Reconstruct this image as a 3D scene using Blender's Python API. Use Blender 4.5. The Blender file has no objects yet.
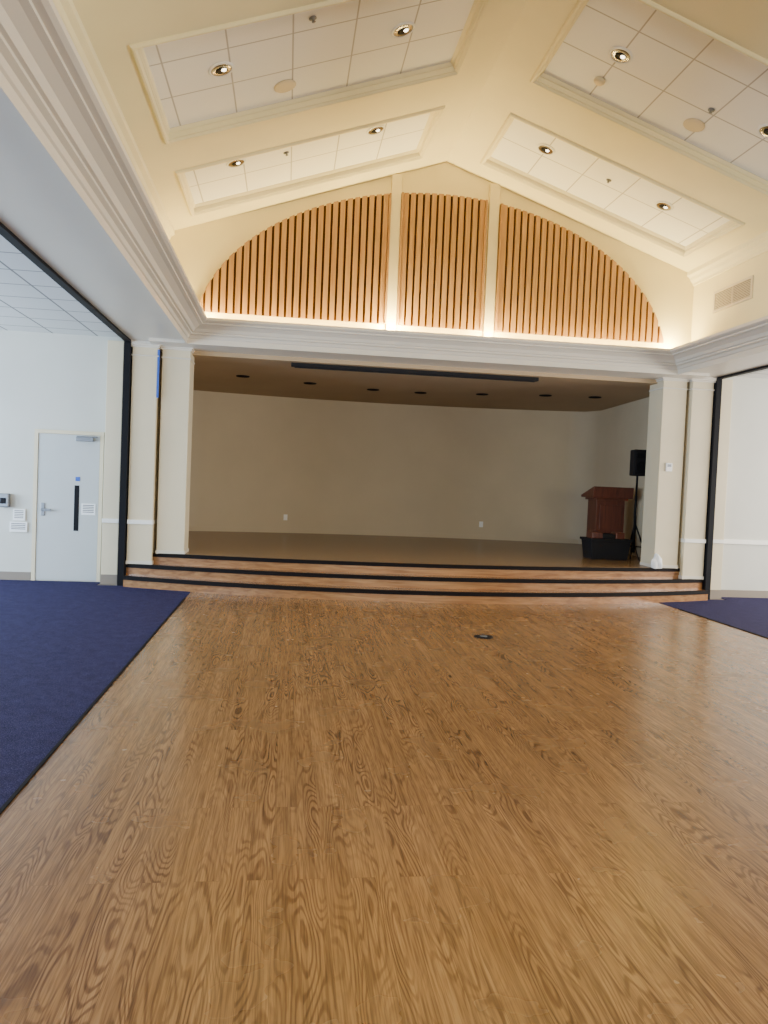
import bpy, bmesh, math
from mathutils import Matrix, Vector
import numpy as np

COL = bpy.context.scene.collection
# ------------------------------------------------------------------ helpers
def newmat(name):
    m = bpy.data.materials.new(name); m.use_nodes = True
    nt = m.node_tree; b = nt.nodes['Principled BSDF']
    return m, nt, b
def N(nt, t, **kw):
    n = nt.nodes.new(t)
    for k, v in kw.items(): setattr(n, k, v)
    return n
def ramp(nt, fac, stops):
    r = N(nt, 'ShaderNodeValToRGB')
    el = r.color_ramp.elements
    while len(el) < len(stops): el.new(0.5)
    for e, (p, c) in zip(el, stops):
        e.position = p; e.color = (*c, 1) if len(c) == 3 else c
    nt.links.new(fac, r.inputs[0]); return r
def mix(nt, fac, a, b, mode='MIX'):
    m = N(nt, 'ShaderNodeMix', data_type='RGBA', blend_type=mode)
    for s, v in ((m.inputs[0], fac), (m.inputs[6], a), (m.inputs[7], b)):
        if hasattr(v, 'is_output'): nt.links.new(v, s)
        elif isinstance(v, (int, float)): s.default_value = v
        else: s.default_value = (*v, 1)
    return m.outputs[2]
def math_(nt, op, a, b=None, c=None):
    m = N(nt, 'ShaderNodeMath', operation=op)
    for i, v in enumerate((a, b, c)):
        if v is None: continue
        if hasattr(v, 'is_output'): nt.links.new(v, m.inputs[i])
        else: m.inputs[i].default_value = v
    return m.outputs[0]
def coords(nt, scale=(1, 1, 1), kind='Object', loc=(0, 0, 0)):
    tc = N(nt, 'ShaderNodeTexCoord'); mp = N(nt, 'ShaderNodeMapping')
    mp.inputs['Scale'].default_value = scale; mp.inputs['Location'].default_value = loc
    nt.links.new(tc.outputs[kind], mp.inputs[0]); return mp.outputs[0]
def noise(nt, vec, scale, detail=3, rough=.5, dist=0):
    n = N(nt, 'ShaderNodeTexNoise'); n.inputs['Scale'].default_value = scale
    n.inputs['Detail'].default_value = detail; n.inputs['Roughness'].default_value = rough
    n.inputs['Distortion'].default_value = dist
    nt.links.new(vec, n.inputs['Vector']); return n.outputs['Fac']
def bump(nt, b, h, strength=.2, dist=.01):
    bp = N(nt, 'ShaderNodeBump'); bp.inputs['Strength'].default_value = strength
    bp.inputs['Distance'].default_value = dist
    nt.links.new(h, bp.inputs['Height']); nt.links.new(bp.outputs[0], b.inputs['Normal'])
def paint(name, col, rough=.6, var=.04, bumps=.05, scale=60, metal=0, spec=.5):
    m, nt, b = newmat(name); v = coords(nt)
    n = noise(nt, v, 1.3, 4)
    c2 = tuple(max(0, x * (1 - var * 2)) for x in col)
    r = ramp(nt, n, [(.3, c2), (.7, col)])
    nt.links.new(r.outputs[0], b.inputs['Base Color'])
    b.inputs['Roughness'].default_value = rough; b.inputs['Metallic'].default_value = metal
    b.inputs['Specular IOR Level'].default_value = spec
    bump(nt, b, noise(nt, v, scale, 2), bumps, .004)
    return m
def emit(name, col, s):
    m, nt, b = newmat(name)
    b.inputs['Base Color'].default_value = (*col, 1)
    b.inputs['Emission Color'].default_value = (*col, 1); b.inputs['Emission Strength'].default_value = s
    return m

def obj(name, verts, faces, mat, parent=None, bevel=0, smooth=False, mats=None, fmat=None):
    me = bpy.data.meshes.new(name); me.from_pydata([tuple(v) for v in verts], [], faces)
    for m in (mats or [mat]): me.materials.append(m)
    if fmat:
        for p, i in zip(me.polygons, fmat): p.material_index = i
    me.update()
    bm = bmesh.new(); bm.from_mesh(me); bmesh.ops.recalc_face_normals(bm, faces=bm.faces); bm.to_mesh(me); bm.free()
    if smooth:
        for p in me.polygons: p.use_smooth = True
    o = bpy.data.objects.new(name, me); COL.objects.link(o)
    if parent: o.parent = parent
    if bevel:
        md = o.modifiers.new('bevel', 'BEVEL'); md.width = bevel; md.segments = 2; md.limit_method = 'ANGLE'
    return o
BF = [(0,1,2,3),(7,6,5,4),(0,4,5,1),(1,5,6,2),(2,6,7,3),(3,7,4,0)]
def bv(x0,x1,y0,y1,z0,z1):
    return [(x0,y0,z0),(x1,y0,z0),(x1,y1,z0),(x0,y1,z0),(x0,y0,z1),(x1,y0,z1),(x1,y1,z1),(x0,y1,z1)]
def box(name, x0,x1,y0,y1,z0,z1, mat, parent=None, bevel=0):
    return obj(name, bv(x0,x1,y0,y1,z0,z1), BF, mat, parent, bevel)
def boxes(name, lst, mat, parent=None, bevel=0):
    V=[];Fc=[]
    for b in lst:
        k=len(V); V+=bv(*b); Fc+=[tuple(i+k for i in f) for f in BF]
    return obj(name, V, Fc, mat, parent, bevel)
def empty(name, loc=(0,0,0)):
    e = bpy.data.objects.new(name, None); COL.objects.link(e); e.location = loc; e.empty_display_size=.1; return e
def lathe(name, prof, mat, loc=(0,0,0), seg=32, parent=None, rot=None, smooth=True):
    V=[];Fc=[]
    for r,z in prof:
        for i in range(seg):
            a=2*math.pi*i/seg; V.append((r*math.cos(a),r*math.sin(a),z))
    for j in range(len(prof)-1):
        for i in range(seg):
            a=j*seg+i;b=j*seg+(i+1)%seg; Fc.append((a,b,b+seg,a+seg))
    Fc.append(tuple(range(seg))); Fc.append(tuple(range((len(prof)-1)*seg,len(prof)*seg)))
    o=obj(name,V,Fc,mat,parent,smooth=smooth)
    M=Matrix.Translation(loc)
    if rot is not None: M=M@rot
    o.matrix_local=M
    return o
def tube(name, pts, r, mat, parent=None, seg=10):
    cu=bpy.data.curves.new(name,'CURVE');cu.dimensions='3D';cu.bevel_depth=r;cu.bevel_resolution=3;cu.use_fill_caps=True
    sp=cu.splines.new('POLY');sp.points.add(len(pts)-1)
    for p,q in zip(sp.points,pts): p.co=(*q,1)
    cu.materials.append(mat)
    o=bpy.data.objects.new(name,cu);COL.objects.link(o)
    if parent:o.parent=parent
    return o

# ------------------------------------------------------------------ materials
M_wallY = paint('gable_paint', (.84,.74,.42), .65)
M_ceil  = paint('ceiling_paint', (.85,.775,.50), .65)
M_cream = paint('cream_paint', (.66,.575,.40), .55)
M_trim  = paint('trim_paint', (.64,.59,.50), .4, .02)
M_side  = paint('side_wall_paint', (.56,.555,.50), .6)
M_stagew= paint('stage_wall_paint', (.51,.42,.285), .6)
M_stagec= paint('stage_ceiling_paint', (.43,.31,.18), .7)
M_base  = paint('baseboard_vinyl', (.22,.18,.14), .5)
M_rail  = paint('chair_rail_paint', (.84,.82,.76), .4)
M_black = paint('black_metal', (.008,.008,.010), .6, spec=.12)
M_blackp= paint('black_plastic', (.012,.012,.014), .6, bumps=.2, spec=.15)
M_white = paint('white_plastic', (.82,.82,.8), .4)
M_door  = paint('door_paint', (.47,.49,.48), .45)
M_grey  = paint('grey_metal', (.22,.23,.25), .35, metal=.6)
M_chrome= paint('downlight_reflector', (.42,.41,.39), .22, metal=1)
M_nose  = paint('rubber_nosing', (.008,.006,.006), .7, spec=.1)
M_paper = paint('paper', (.85,.85,.84), .8)
M_tape  = paint('blue_tape', (.03,.10,.45), .6)
M_slot  = paint('slat_backing', (.075,.032,.014), .8, spec=.1)
M_bulb  = emit('lamp_glow', (1,.86,.62), 6)

def floor_mat():
    m, nt, b = newmat('oak_plank_floor')
    tc = N(nt,'ShaderNodeTexCoord'); sp=N(nt,'ShaderNodeSeparateXYZ'); nt.links.new(tc.outputs['Object'],sp.inputs[0])
    cb=N(nt,'ShaderNodeCombineXYZ'); nt.links.new(sp.outputs[1],cb.inputs[0]); nt.links.new(sp.outputs[0],cb.inputs[1])
    br=N(nt,'ShaderNodeTexBrick'); nt.links.new(cb.outputs[0],br.inputs['Vector'])
    br.offset=.37; br.inputs['Scale'].default_value=1; br.inputs['Brick Width'].default_value=1.8
    br.inputs['Row Height'].default_value=.10; br.inputs['Mortar Size'].default_value=.0009; br.inputs['Mortar Smooth'].default_value=.3
    br.inputs['Color1'].default_value=(0,0,0,1); br.inputs['Color2'].default_value=(1,1,1,1); br.inputs['Mortar'].default_value=(.5,.5,.5,1)
    rnd=br.outputs['Color']
    def n4(sx,sy,scale,detail,dist=0):
        c=N(nt,'ShaderNodeCombineXYZ')
        nt.links.new(math_(nt,'MULTIPLY',sp.outputs[0],sx),c.inputs[0]); nt.links.new(math_(nt,'MULTIPLY',sp.outputs[1],sy),c.inputs[1])
        n=N(nt,'ShaderNodeTexNoise',noise_dimensions='4D'); nt.links.new(c.outputs[0],n.inputs['Vector'])
        nt.links.new(math_(nt,'MULTIPLY',rnd,41.0),n.inputs['W'])
        n.inputs['Scale'].default_value=scale;n.inputs['Detail'].default_value=detail;n.inputs['Distortion'].default_value=dist
        return n.outputs['Fac']
    base=math_(nt,'ADD',n4(10.5,1.6,1,.5,.2),math_(nt,'MULTIPLY',n4(60,9,1,2),.03))
    lines=math_(nt,'SINE',math_(nt,'MULTIPLY',base,105.0))
    lines=ramp(nt,math_(nt,'MULTIPLY_ADD',lines,.5,.5),[(.45,(0,0,0)),(.93,(1,1,1))]).outputs[0]
    mask=ramp(nt,n4(5,.8,1.0,2),[(.44,(0,0,0)),(.58,(1,1,1))]).outputs[0]
    lines=math_(nt,'MULTIPLY',lines,math_(nt,'MULTIPLY_ADD',mask,.80,.16))
    fine=n4(170,5,1,3); med=n4(45,1.0,1,4)
    cbase=ramp(nt,rnd,[(0,(.300,.160,.060)),(.5,(.325,.176,.068)),(1,(.35,.192,.077))]).outputs[0]
    c=mix(nt,math_(nt,'MULTIPLY',lines,.76),cbase,(.105,.042,.013))
    fr=ramp(nt,fine,[(.38,(.60,.55,.51)),(.56,(1.08,1.08,1.08))]).outputs[0]
    c=mix(nt,.8,c,fr,'MULTIPLY')
    fr=ramp(nt,med,[(.36,(.74,.71,.68)),(.62,(1.10,1.10,1.10))]).outputs[0]
    c=mix(nt,.85,c,fr,'MULTIPLY')
    c=mix(nt,math_(nt,'MULTIPLY',br.outputs['Fac'],.6),c,(.08,.035,.012))
    nt.links.new(c,b.inputs['Base Color'])
    rr=math_(nt,'MULTIPLY_ADD',noise(nt,tc.outputs['Object'],3,3),.12,.20)
    nt.links.new(rr,b.inputs['Roughness'])
    b.inputs['Specular IOR Level'].default_value=.45
    return m
M_floor=floor_mat()
def wood(name, c1,c2, sc=(25,25,1.5), rough=.4):
    m,nt,b=newmat(name); v=coords(nt,sc)
    n=noise(nt,v,1,5,.55,.6); r=ramp(nt,n,[(.3,c1),(.7,c2)])
    nt.links.new(r.outputs[0],b.inputs['Base Color']); b.inputs['Roughness'].default_value=rough
    bump(nt,b,n,.08,.003); return m
M_slat = wood('slat_wood',(.36,.185,.062),(.50,.285,.105))
M_step = wood('step_wood',(.19,.082,.029),(.34,.172,.068),(1.5,25,25),.25)
M_lect = wood('lectern_wood',(.06,.014,.008),(.12,.030,.016))
def stagefloor():
    m,nt,b=newmat('stage_floor'); v=coords(nt)
    br=N(nt,'ShaderNodeTexBrick');nt.links.new(v,br.inputs['Vector']);br.inputs['Scale'].default_value=1
    br.inputs['Brick Width'].default_value=.9;br.inputs['Row Height'].default_value=.12;br.inputs['Mortar Size'].default_value=.002
    br.inputs['Color1'].default_value=(.25,.145,.062,1);br.inputs['Color2'].default_value=(.29,.17,.075,1);br.inputs['Mortar'].default_value=(.14,.09,.04,1)
    n=noise(nt,coords(nt,(3,40,1)),1,3); c=mix(nt,.6,br.outputs['Color'],ramp(nt,n,[(.3,(.75,.75,.75)),(.7,(1.1,1.1,1.1))]).outputs[0],'MULTIPLY')
    nt.links.new(c,b.inputs['Base Color']); b.inputs['Roughness'].default_value=.27
    return m
M_stagef=stagefloor()
def carpetmat():
    m,nt,b=newmat('blue_carpet'); v=coords(nt)
    n=noise(nt,v,140,3,.7); n2=noise(nt,v,9,4,.7)
    r=ramp(nt,n,[(.3,(.010,.009,.034)),(.52,(.027,.025,.080)),(.72,(.12,.10,.19))])
    c=mix(nt,.5,r.outputs[0],ramp(nt,n2,[(.35,(.6,.6,.65)),(.65,(1.25,1.25,1.25))]).outputs[0],'MULTIPLY')
    nt.links.new(c,b.inputs['Base Color']); b.inputs['Roughness'].default_value=.95; b.inputs['Specular IOR Level'].default_value=.1
    bump(nt,b,n,.6,.01); return m
M_carpet=carpetmat()
def tilemat(name,kind,off=(0,0,0),g0=1.0,gl=.46,w=.008):
    m,nt,b=newmat(name); v=coords(nt,(1/.6,1/.6,1),kind,off)
    sp=N(nt,'ShaderNodeSeparateXYZ');nt.links.new(v,sp.inputs[0])
    d=[]
    for i in (0,1):
        f=math_(nt,'FRACT',sp.outputs[i]); d.append(math_(nt,'MINIMUM',f,math_(nt,'SUBTRACT',1.0,f)))
    e=math_(nt,'MINIMUM',d[0],d[1])
    g=ramp(nt,e,[(w,(gl*g0,gl*.96*g0,gl*.88*g0)),(w+.010,(.90*g0,.89*g0,.84*g0)),(w+.022,(.88*g0,.87*g0,.82*g0))])
    sp2=noise(nt,coords(nt),160,2,.8)
    c=mix(nt,.5,g.outputs[0],ramp(nt,sp2,[(.35,(.9,.9,.9)),(.5,(1,1,1))]).outputs[0],'MULTIPLY')
    nt.links.new(c,b.inputs['Base Color']); b.inputs['Roughness'].default_value=.8
    return m
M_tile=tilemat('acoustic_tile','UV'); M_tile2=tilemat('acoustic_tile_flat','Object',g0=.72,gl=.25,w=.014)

# ------------------------------------------------------------------ dims
D=10.97; HW=3.88; ZE=4.894; ZA=6.218; S=(ZA-ZE)/HW; YB=-6.0; SX=9.5; YS=11.2
SOF=3.38; ZSIDE=3.46
# floor
obj('floor',[(-3.33,YB,0),(3.33,YB,0),(3.33,D,0),(-3.33,D,0)],[(0,1,2,3)],M_floor)
for s in (-1,1):
    P=[(s*3.33,YB),(s*SX,YB),(s*SX,YS-.02),(s*4.65,YS-.02),(s*4.65,10.86),(s*3.33,10.86)]
    V=[(x,y,-.004) for x,y in P]+[(x,y,.006) for x,y in P]
    obj('carpet',V,[tuple(range(6)),tuple(range(11,5,-1))]+[(i,(i+1)%6,6+(i+1)%6,6+i) for i in range(6)],M_carpet)
    obj('floor_threshold',[(s*3.33,10.80,-.002),(s*SX,10.80,-.002),(s*SX,YS+.02,-.002),(s*3.33,YS+.02,-.002)],[(0,1,2,3)],M_base)
boxes('trim_1',[(-3.339,-3.321,YB,9.9,0,.009)],M_nose); boxes('trim_2',[(3.321,3.339,YB,9.9,0,.009)],M_nose)

# ------------------------------------------------------------------ stage + steps
def arc(y0,k,xm,n=48):
    return [(-xm+2*xm*i/n, y0+k*(-xm+2*xm*i/n)**2) for i in range(n+1)]
def slab(name,front,yb,z0,z1,mat,parent):
    n=len(front);V=[];Fc=[]
    for z in (z0,z1):
        V+=[(x,y,z) for x,y in front]+[(x,yb,z) for x,y in front]
    T=2*n
    for i in range(n-1):
        Fc+=[(i,i+1,T+i+1,T+i),(T+i,T+i+1,T+n+i+1,T+n+i),(n+i,n+i+1,T+n+i+1,T+n+i)]
    Fc+=[(0,n,T+n,T),(n-1,2*n-1,T+2*n-1,T+n-1)]
    return obj(name,V,Fc,mat,parent)
stg=empty('stage')
A1=arc(9.95,.045,4.27);A2=arc(10.27,.037,4.27);A3=arc(10.58,.029,4.27)
slab('step_1',A1,D+.1,0,.15,M_step,stg); slab('step_2',A2,D+.12,.15,.30,M_step,stg); slab('step_3',A3,11.6,.30,.45,M_step,stg)
def nosing(name,a,z):
    f=[(x,y-.02) for x,y in a]; n=len(f);V=[];Fc=[]
    for (dy,zz) in ((0,z-.045),(0,z+.006),(.06,z+.006),(.06,z-.045)):
        V+=[(x,y+dy,zz) for x,y in f]
    for j in range(4):
        k=(j+1)%4
        for i in range(n-1): Fc.append((j*n+i,j*n+i+1,k*n+i+1,k*n+i))
    obj(name,V,Fc,M_nose,stg)
nosing('nosing_1',A1,.15);nosing('nosing_2',A2,.30);nosing('nosing_3',A3,.45)
SF=arc(10.64,.029,4.27)
slab('stage_floor',SF,17.0,.445,.456,M_stagef,stg)
path=[(-4.05,11.25),(-4.35,15.3)]
for i in range(25):
    x=-4.15+8.3*i/24; path.append((x,16.25-.032*x*x))
path+= [(4.35,15.3),(4.02,11.25)]
ZSC=3.28
V=[];Fc=[];n=len(path)
for x,y in path: V+=[(x,y,.45),(x,y,ZSC+.1)]
for i in range(n-1): Fc.append((2*i,2*i+2,2*i+3,2*i+1))
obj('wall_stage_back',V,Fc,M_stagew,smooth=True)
V=[];Fc=[]
for (x,y) in path[1:-1]:
    V+=[(x*.997,y-.015,.456),(x*.997,y-.015,.55),(x,y,.55)]
for i in range(len(path)-3):
    Fc+=[(3*i,3*i+3,3*i+4,3*i+1),(3*i+1,3*i+4,3*i+5,3*i+2)]
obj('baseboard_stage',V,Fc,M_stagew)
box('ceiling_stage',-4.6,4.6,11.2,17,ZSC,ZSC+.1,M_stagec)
for (x,z) in ((-2.1,.78),(2.1,.78)):
    y=16.25-.032*x*x
    o=boxes('wall_outlet',[(x-.04,x+.04,y-.02,y-.002,z-.06,z+.06),(x-.018,x+.018,y-.026,y-.002,z+.01,z+.04),(x-.018,x+.018,y-.026,y-.002,z-.04,z-.01)],M_white)
for x,y in ((-2.9,13.15),(-1.76,13.56),(-.6,13.95),(.29,14.0),(1.38,13.7),(2.46,13.35),(3.33,13.2)):
    lathe('recessed_can_light',[(.095,0),(.11,-.012),(.115,0)][::-1]+[(.08,.0),(.07,.0)],M_blackp,(x,y,ZSC-.002))
sc=empty('projection_screen_case')
box('housing',-2.1,1.65,11.32,11.42,ZSC-.055,ZSC,M_blackp,sc,.008); box('screen_slat',-2.05,1.6,11.36,11.38,ZSC-.07,ZSC-.05,M_blackp,sc)

# ------------------------------------------------------------------ walls
def gable(name,y0,y1,mat,z0):
    P=[(-HW-.15,z0),(HW+.15,z0),(HW+.15,ZE-.05),(0,ZA+.06),(-HW-.15,ZE-.05)]
    V=[(x,y0,z) for x,z in P]+[(x,y1,z) for x,z in P]
    Fc=[(0,1,2,3,4),(9,8,7,6,5)]+[(i,(i+1)%5,5+(i+1)%5,5+i) for i in range(5)]
    return obj(name,V,Fc,mat)
gable('wall_front',D,D+.25,M_wallY,3.5)
box('wall_left_upper',-HW-.15,-HW,YB,D,3.5,ZE+.03,M_wallY); box('wall_right_upper',HW,HW+.15,YB,D,3.5,ZE+.03,M_wallY)
box('trim_3',-4.30,-HW+.37,YB,YS,SOF,3.56,M_trim); box('trim_4',HW-.37,4.30,YB,YS,SOF,3.56,M_trim)
box('trim_5',-4.0,4.0,D-.37,YS+.1,SOF-.04,3.56,M_trim)
prof=[(.37,3.33),(.385,3.33),(.385,3.40),(.40,3.41),(.415,3.44),(.45,3.455),(.45,3.475),(.475,3.48),(.50,3.52),(.56,3.555),(.60,3.565),(.60,3.585),(.64,3.59),(.665,3.605),(.665,3.64),(.60,3.64),(.60,3.60),(.0,3.60)]
V=[];Fc=[]
for d,z in prof:
    V+=[(-HW+d,YB,z),(-HW+d,D-d,z),(HW-d,D-d,z),(HW-d,YB,z)]
for j in range(len(prof)-1):
    for i in range(3): Fc.append((4*j+i,4*j+i+1,4*j+5+i,4*j+4+i))
obj('cornice',V,Fc,M_trim)
for s,nm in ((-1,'trim_6'),(1,'trim_7')):
    pr=[(0,ZE-.16),(.02,ZE-.16),(.025,ZE-.12),(.06,ZE-.09),(.075,ZE-.05),(.12,ZE-.02),(.12,ZE+.04)]
    V=[];Fc=[]
    for d,z in pr: V+=[(s*(HW-d),YB,z),(s*(HW-d),D,z)]
    for j in range(len(pr)-1): Fc.append((2*j,2*j+1,2*j+3,2*j+2))
    obj(nm,V,Fc,M_ceil)
for x0,x1,nm in ((-.775,-.635,'trim_8'),(.655,.80,'trim_9')):
    xm=(x0+x1)/2
    box(nm,x0,x1,D-.05,D+.02,3.6,ZA-abs(xm)*S-.01,M_wallY,None,.004)

# ------------------------------------------------------------------ slat panels
def ztop(x): return 3.5+2.24*math.sqrt(max(0,1-(x/3.47)**2))
def panel(name,xa,xb):
    e=empty(name); zb=3.845
    nn=40; P=[(xa+(xb-xa)*i/nn,max(zb+.01,ztop(xa+(xb-xa)*i/nn)-.005)) for i in range(nn+1)]
    V=[(x,D-.02,zb) for x,z in P]+[(x,D-.02,z) for x,z in P]+[(x,D-.001,z) for x,z in P]
    n=nn+1
    Fc=[(i,i+1,n+i+1,n+i) for i in range(nn)]+[(n+i,n+i+1,2*n+i+1,2*n+i) for i in range(nn)]
    obj('backing',V,Fc,M_slot,e)
    cnt=round((xb-xa)/.101); pitch=(xb-xa)/cnt; V=[];Fc=[]
    for i in range(cnt):
        c=xa+pitch*(i+.5); a,b=c-.034,c+.034
        za,zb2=ztop(a),ztop(b)
        if max(za,zb2)<zb+.03: continue
        za=max(za,zb+.02);zb2=max(zb2,zb+.02)
        k=len(V)
        V+=[(a,D-.06,zb),(b,D-.06,zb),(b,D-.02,zb),(a,D-.02,zb),(a,D-.06,za),(b,D-.06,zb2),(b,D-.02,zb2),(a,D-.02,za)]
        Fc+=[tuple(q+k for q in f) for f in BF]
    obj('slats',V,Fc,M_slat,e)
    ed=[]
    if abs(xa)<1: ed.append((xa-.02,xa+.008,D-.085,D-.001,zb,ztop(xa)))
    if abs(xb)<1: ed.append((xb-.008,xb+.02,D-.085,D-.001,zb,ztop(xb)))
    boxes('edge',ed,M_slat,e)
panel('wood_slat_panel',-3.43,-.80);panel('wood_slat_panel',-.61,.60);panel('wood_slat_panel',.84,3.43)

# ------------------------------------------------------------------ sloped ceiling
cofY=[(6.55,8.36),(9.1,10.55),(4.0,5.83),(1.45,3.28),(-1.1,.73),(-3.65,-1.82)]
cofY.sort(); XA,XB=.40,3.50; RC=.085
ca=1/math.sqrt(1+S*S); sa=S*ca
def SP(side,u,y,n):
    return (side*(u+n*sa), y, ZA-S*u+n*ca)
def ceiling(side,name):
    V=[];Fc=[]
    def quad(u0,u1,y0,y1):
        k=len(V); V.extend([SP(side,u0,y0,0),SP(side,u1,y0,0),SP(side,u1,y1,0),SP(side,u0,y1,0)]); Fc.append((k,k+1,k+2,k+3))
    quad(0,XA,YB,D);quad(XB,HW+.02,YB,D)
    y=YB
    for a,b in cofY: quad(XA,XB,y,a); y=b
    quad(XA,XB,y,D)
    obj(name,V,Fc,M_ceil)
    prof=[(0,0),(0,-.012),(.012,-.028),(.03,-.03),(.045,-.015),(.047,-.004),(.06,-.002),(.06,.05),(.075,.055),(.09,.075),(.095,RC+.005)]
    for a,b in cofY:
        V=[];Fc=[]
        for d,nn in prof:
            V+=[SP(side,XA+d,a+d,nn),SP(side,XB-d,a+d,nn),SP(side,XB-d,b-d,nn),SP(side,XA+d,b-d,nn)]
        for j in range(len(prof)-1):
            for i in range(4): Fc.append((4*j+i,4*j+(i+1)%4,4*j+4+(i+1)%4,4*j+4+i))
        e=empty('ceiling_coffer')
        obj('coffer_trim',V,Fc,M_ceil,e)
        d=.09
        o=obj('tiles',[SP(side,XA+d,a+d,RC),SP(side,XB-d,a+d,RC),SP(side,XB-d,b-d,RC),SP(side,XA+d,b-d,RC)],[(0,1,2,3)],M_tile,e)
        uv=o.data.uv_layers.new()
        for lp in o.data.loops:
            vx,vy,vz=o.data.vertices[lp.vertex_index].co
            u=(abs(vx)-XA-d)/ca; uv.data[lp.index].uv=(u, b-d-vy)
ceiling(-1,'ceiling_left');ceiling(1,'ceiling_right')
def slopeM(side,u,y,n):
    p=SP(side,u,y,n)
    return p, Matrix.Rotation(side*math.atan(S),4,'Y')
def fixture(side,u,y,kind):
    p,rot=slopeM(side,u,y,RC-.002)
    if kind=='down':
        e=empty('recessed_downlight',p); e.matrix_local=Matrix.Translation(p)@rot@Matrix.Scale(1.15,4)
        lathe('trim_ring',[(.085,-.002),(.088,-.010),(.10,-.010),(.108,-.002),(.108,.002),(.085,.0)],M_white,(0,0,0),32,e)
        lathe('reflector',[(.088,-.006),(.076,-.008),(.052,-.010)],M_chrome,(0,0,0),32,e)
        lathe('lens',[(.052,-.010),(.03,-.013),(.001,-.014)],M_blackp,(0,0,0),24,e)
        lathe('bulb',[(.022,-.014),(.016,-.022),(.001,-.024)],M_bulb,(.02,-.012,0),16,e)
    elif kind=='spk':
        e=empty('ceiling_speaker',p); e.matrix_local=Matrix.Translation(p)@rot
        lathe('grille',[(.115,0),(.115,-.008),(.10,-.014),(.05,-.018),(.001,-.018)],M_cream,(0,0,0),32,e)
    else:
        e=empty('smoke_detector' if kind=='smoke' else 'sprinkler_head',p); e.matrix_local=Matrix.Translation(p)@rot
        if kind=='smoke': lathe('body',[(.06,0),(.06,-.02),(.045,-.035),(.001,-.037)],M_cream,(0,0,0),24,e)
        else:
            lathe('escutcheon',[(.035,0),(.035,-.006),(.012,-.01),(.010,-.03),(.018,-.032),(.018,-.035),(.001,-.036)],M_grey,(0,0,0),20,e)
for s,u,y,k in [(-1,2.82,7.38,'down'),(-1,1.13,7.42,'down'),(-1,2.82,9.48,'down'),(-1,1.15,9.52,'down'),
    (1,1.03,7.47,'down'),(1,1.02,9.67,'down'),(1,2.68,9.70,'down'),(1,2.7,7.5,'down'),
    (-1,2.24,7.95,'spk'),(1,2.1,7.94,'spk'),(1,1.02,7.96,'smoke'),(-1,2.23,9.54,'spr'),(-1,2.0,6.9,'spr'),(1,1.9,9.7,'spr'),(1,2.1,7.6,'spr')]:
    fixture(s,u,y,k)
e=empty('air_vent')
y0,y1,z0,z1=9.45,10.37,4.20,4.50
X=HW
boxes('frame',[(X-.02,X,y0,y1,z0,z0+.035),(X-.02,X,y0,y1,z1-.035,z1),(X-.02,X,y0,y0+.035,z0+.035,z1-.035),(X-.02,X,y1-.035,y1,z0+.035,z1-.035),(X-.018,X,(y0+y1)/2-.01,(y0+y1)/2+.01,z0+.035,z1-.035)],M_cream,e)
boxes('louvres',[(X-.016,X-.004,y0+.036,y1-.036,z0+.045+i*.022,z0+.054+i*.022) for i in range(10)],M_cream,e)
box('duct_shadow',X-.003,X+.01,y0+.03,y1-.03,z0+.03,z1-.03,paint('vent_dark',(.12,.10,.08),.8),e)

# ------------------------------------------------------------------ columns
def column(s,x0,x1,y0,y1,z0,cap=True,rail=False,base=True):
    e=empty('column'); a,b=sorted((s*x0,s*x1))
    box('shaft',a,b,y0,y1,z0,SOF,M_cream,e,.006)
    if cap:
        for j,(o,za,zb) in enumerate(((.012,SOF-.20,SOF-.18),(.02,SOF-.08,SOF-.055),(.035,SOF-.055,SOF-.03),(.05,SOF-.03,SOF+.02))):
            box('capital_%d'%j,a-o,b+o,y0-o,y1,za,zb,M_trim,e,.005)
    if rail: box('chair_rail',a-.003,b+.003,y0-.025,y1,.86,.92,M_rail,e,.006)
    if z0<.01: box('base',a-.003,b+.003,y0-.015,y1,z0,.14+z0,M_base,e,.004)
    else: box('base',a-.01,b+.01,y0-.01,y1,z0,z0+.05,M_trim,e,.004)
tr=20
for s in (-1,1):
    column(s,3.50,3.88,11.0,11.45,.45)
    column(s,3.93,4.27,10.93,11.3,.30,True,True)
    column(s,4.40,4.62,11.0,11.19,0,False,True)
    e=empty('partition_track'); a,b=sorted((s*4.285,s*4.375))
    box('jamb',a,b,10.88,11.19,0.0,SOF,M_black,e,.005)
    a,b=sorted((s*4.28,s*4.36)); tr+=1
    box('trim_%d'%tr,a,b,YB+.1,10.95,SOF-.03,SOF+.02,M_black)
for s,nm in ((-1,'left'),(1,'right')):
    a,b=sorted((s*4.3,s*SX))
    box('wall_front_'+nm,a,b,YS,YS+.15,0,3.6,M_side)
    box('ceiling_side_'+nm,a,b,YB,YS,ZSIDE,ZSIDE+.1,M_tile2)
    a,b=sorted((s*SX,s*(SX+.2)))
    wins=[(-4.5,-1.5),(0,3),(4.5,7.5),(8.3,10.3)]
    L=[(a,b,YB,YS,0,.5),(a,b,YB,YS,2.7,3.6)]; y=YB
    for w0,w1 in wins: L.append((a,b,y,w0,.5,2.7)); y=w1
    L.append((a,b,y,YS,.5,2.7))
    boxes('wall_'+nm,L,M_side)
    k=0
    for w0,w1 in wins:
        k+=1; xm=(a+b)/2; t=.04
        boxes('window_%s_%d'%(nm,k),[(xm-t,xm+t,w0,w1,.5,.56),(xm-t,xm+t,w0,w1,2.64,2.7),(xm-t,xm+t,w0,w0+.06,.56,2.64),(xm-t,xm+t,w1-.06,w1,.56,2.64),(xm-t,xm+t,(w0+w1)/2-.03,(w0+w1)/2+.03,.56,2.64)],M_trim)
box('wall_back_lower',-SX,SX,YB-.2,YB,0,3.6,M_side); gable('wall_back',YB-.2,YB,M_wallY,3.5)
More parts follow.
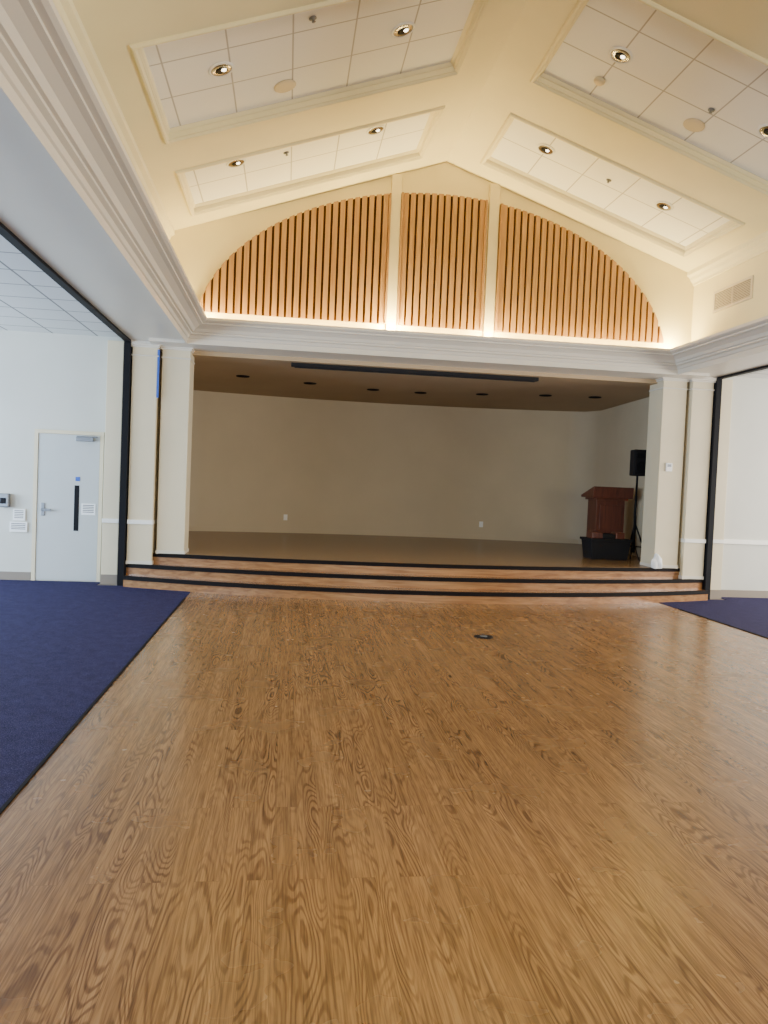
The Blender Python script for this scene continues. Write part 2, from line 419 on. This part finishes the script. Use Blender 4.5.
boxes('baseboard_left',[(-SX,-5.61,YS-.015,YS,.006,.12)],M_base); boxes('baseboard_right',[(4.66,SX,YS-.015,YS,.006,.12)],M_base)
boxes('trim_10',[(4.625,SX,YS-.035,YS,.85,.92)],M_rail)
# door
e=empty('door_1')
dx0,dx1=-5.55,-4.72
boxes('frame',[(dx0-.05,dx0,YS-.03,YS,.008,2.07),(dx1,dx1+.05,YS-.03,YS,.008,2.07),(dx0-.05,dx1+.05,YS-.03,YS,2.07,2.12)],M_cream,e)
box('leaf',dx0+.005,dx1-.005,YS-.018,YS-.002,.02,2.065,M_door,e)
box('lite',dx0+.50,dx0+.565,YS-.022,YS-.016,.72,1.36,M_black,e)
boxes('closer',[(dx1-.32,dx1-.08,YS-.08,YS-.018,1.98,2.04),(dx1-.30,dx1-.02,YS-.10,YS-.08,2.035,2.05)],M_grey,e,.005)
boxes('handle',[(dx0+.06,dx0+.11,YS-.03,YS-.018,.92,1.10),(dx0+.07,dx0+.20,YS-.075,YS-.055,.99,1.02),(dx0+.075,dx0+.095,YS-.075,YS-.03,.995,1.015)],M_grey,e,.004)
box('hazard_plate',dx0+.51,dx0+.57,YS-.024,YS-.018,1.42,1.48,M_tape,e)
M_ink=paint('ink',(.08,.08,.09),.8)
for (x0,x1,z0,z1) in ((-4.95,-4.76,.95,1.11),(-5.86,-5.70,.84,1.0),(-5.90,-5.67,.68,.82)):
    n=empty('wall_notice'); box('sheet',x0,x1,YS-.026,YS-.001,z0,z1,M_paper,n)
    boxes('printed_lines',[(x0+.02,x1-.02,YS-.0275,YS-.0255,z1-.03-.024*i,z1-.020-.024*i) for i in range(int((z1-z0-.03)/.024))],M_ink,n)
n=empty('hand_sanitizer_dispenser'); boxes('body',[(-6.05,-5.90,YS-.09,YS,1.02,1.21)],M_grey,n,.012); boxes('window',[(-6.01,-5.935,YS-.095,YS-.088,1.07,1.15)],M_black,n)
box('blue_tape_strip',-3.935,-3.905,10.923,10.93,2.62,3.28,M_tape)
n=empty('thermostat'); boxes('body',[(3.60,3.70,10.975,10.998,1.93,2.06)],M_white,n,.006); boxes('display',[(3.62,3.68,10.972,10.976,2.0,2.04)],M_grey,n)
n=empty('floor_outlet_cover',(0,7.74,0)); lathe('plate',[(.10,.0),(.10,.006),(.085,.010),(.001,.010)],M_black,(0,0,0),32,n); lathe('brass_cap',[(.04,.010),(.038,.014),(.001,.014)],M_grey,(0,0,0),24,n)

# ------------------------------------------------------------------ lectern
e=empty('lectern'); lx,ly,z=3.58,13.05,.456
def LB(n,x0,x1,y0,y1,z0,z1,bev=.006): box(n,lx+x0,lx+x1,ly+y0,ly+y1,z+z0,z+z1,M_lect,e,bev)
LB('plinth',-.30,.30,-.24,.24,0,.08); LB('body',-.26,.26,-.20,.20,.08,1.0); LB('front_panel',-.20,.20,-.215,-.195,.18,.9)
LB('upper_moulding',-.30,.30,-.24,.24,.98,1.02)
V=[(-.37,-.28,1.02),(.37,-.28,1.02),(.37,.26,1.02),(-.37,.26,1.02),(-.37,-.30,1.22),(.37,-.30,1.22),(.37,.28,1.06),(-.37,.28,1.06)]
obj('reading_desk',[(lx+a,ly+b,z+c) for a,b,c in V],BF,M_lect,e,.008)
e=empty('storage_tub'); tx,ty=3.26,12.25
def taper(name,w0,d0,w1,d1,z0,z1,mat): 
    V=[(tx-w0,ty-d0,z+z0),(tx+w0,ty-d0,z+z0),(tx+w0,ty+d0,z+z0),(tx-w0,ty+d0,z+z0),(tx-w1,ty-d1,z+z1),(tx+w1,ty-d1,z+z1),(tx+w1,ty+d1,z+z1),(tx-w1,ty+d1,z+z1)]
    return obj(name,V,BF,mat,e,.012)
taper('bin',.31,.19,.35,.22,0,.33,M_blackp); taper('rim',.37,.24,.37,.24,.31,.35,M_blackp)
for i,(ax,az,bw,c) in enumerate(((-.2,.12,.10,M_lect),(.0,.09,.12,M_blackp),(.2,.12,.08,M_lect))):
    box('item_%d'%i,tx+ax-bw,tx+ax+bw,ty-.12,ty+.1,z+.34,z+.34+az,c,e,.02)
e=empty('pa_speaker_on_stand'); sx,sy=3.78,12.3
tube('pole',[(sx,sy,z+.25),(sx,sy,z+1.42)],.018,M_black,e)
tube('lower_pole',[(sx,sy,z+.12),(sx,sy,z+.75)],.024,M_black,e)
for a in (90,210,330):
    c,s_=math.cos(math.radians(a)),math.sin(math.radians(a))
    R_=.24 if a!=210 else .12
    tube('leg_%d'%a,[(sx,sy,z+.62),(sx+R_*c,sy+.24*s_,z+.012)],.014,M_black,e)
    tube('brace_%d'%a,[(sx,sy,z+.22),(sx+R_*.66*c,sy+.16*s_,z+.22)],.010,M_black,e)
V=[(-.13,-.13,0),(.13,-.13,0),(.09,.13,0),(-.09,.13,0),(-.13,-.13,.44),(.13,-.13,.44),(.09,.13,.44),(-.09,.13,.44)]
obj('cabinet',[(sx+a,sy+b,z+1.42+c) for a,b,c in V],BF,M_blackp,e,.02)
lathe('woofer',[(.10,0),(.10,.008),(.085,.012),(.03,.0),(.001,.004)],M_black,(sx,sy-.132,z+1.56),28,e,Matrix.Rotation(math.pi/2,4,'X'))
box('horn',sx-.09,sx+.09,sy-.137,sy-.128,z+1.71,z+1.80,M_black,e,.01)
tube('cable',[(sx-.02,sy-.02,z+1.3),(sx-.05,sy-.06,z+.8),(sx-.03,sy-.05,z+.3),(sx-.04,sy-.3,z+.02),(sx-.1,sy-.6,z+.01),(sx-.25,sy-.9,z+.01)],.008,M_black,e)
bm=bmesh.new(); bmesh.ops.create_icosphere(bm,subdivisions=3,radius=1)
for v in bm.verts:
    r=1+.18*math.sin(5*v.co.x+3*v.co.z)+.12*math.sin(9*v.co.y+4*v.co.x); v.co*=r; v.co.x*=.08;v.co.y*=.06;v.co.z=max(v.co.z,-.75)*.12
me=bpy.data.meshes.new('plastic_bag');bm.to_mesh(me);bm.free();me.materials.append(M_paper)
o=bpy.data.objects.new('plastic_bag',me);COL.objects.link(o);o.location=(3.50,10.90,.45+.095)

# ------------------------------------------------------------------ lights
def area(name,loc,size,sy,power,col,direction):
    l=bpy.data.lights.new(name,'AREA');l.shape='RECTANGLE';l.size=size;l.size_y=sy;l.energy=power;l.color=col
    o=bpy.data.objects.new(name,l);COL.objects.link(o);o.location=loc
    o.rotation_euler=Vector(direction).to_track_quat('-Z','Y').to_euler(); return o
W=bpy.data.worlds.new('world');bpy.context.scene.world=W;W.use_nodes=True
W.node_tree.nodes['Background'].inputs[0].default_value=(.75,.85,1,1);W.node_tree.nodes['Background'].inputs[1].default_value=1.5
for s in (-1,1):
    for i,(w0,w1) in enumerate(wins):
        pw=(350 if s<0 else 370)*(1.3 if i in(2,3) else .65)
        area('window_daylight',(s*(SX-.02),(w0+w1)/2,1.6),w1-w0-.1,2.0,pw,(.58,.77,1) if s<0 else (1,.95,.86),(-s,0,-.05))
for x in (-2,2): area('rear_fill_lamp',(x,YB+.03,2.6),3,2.2,540,(1,.91,.72),(0,1,.26))  # added lamps behind the camera brighten the ceiling; back wall has no windows
st=empty('cove_light_strip'); box('channel',-3.15,3.15,10.62,10.70,3.60,3.625,M_white,st)
area('cove_strip_lamp',(0,10.80,3.65),6.6,.05,150,(1,.70,.24),(0,.22,1))
for x,pw in ((-.70,75),(.72,30),(3.5,40),(-3.3,14)):
    area('cove_spot_lamp',(x,10.82,3.66),.12,.10,pw,(1,.78,.32),(0,.4,1))

# ------------------------------------------------------------------ camera
yaw,p,r,F=.1283,.0358,.0417,763.5
f=Vector((math.sin(yaw)*math.cos(p),math.cos(yaw)*math.cos(p),-math.sin(p)))
R0=Vector((math.cos(yaw),-math.sin(yaw),0));U0=R0.cross(f)
R=R0*math.cos(r)+U0*math.sin(r);U=-R0*math.sin(r)+U0*math.cos(r)
cam=bpy.data.objects.new('camera',bpy.data.cameras.new('camera'));COL.objects.link(cam)
Mx=Matrix((R,U,-f)).transposed().to_4x4();Mx.translation=(-2.104,0,1.55);cam.matrix_world=Mx
cam.data.sensor_fit='AUTO';cam.data.sensor_width=36;cam.data.lens=F/1024*36;cam.data.clip_start=.05
bpy.context.scene.camera=cam
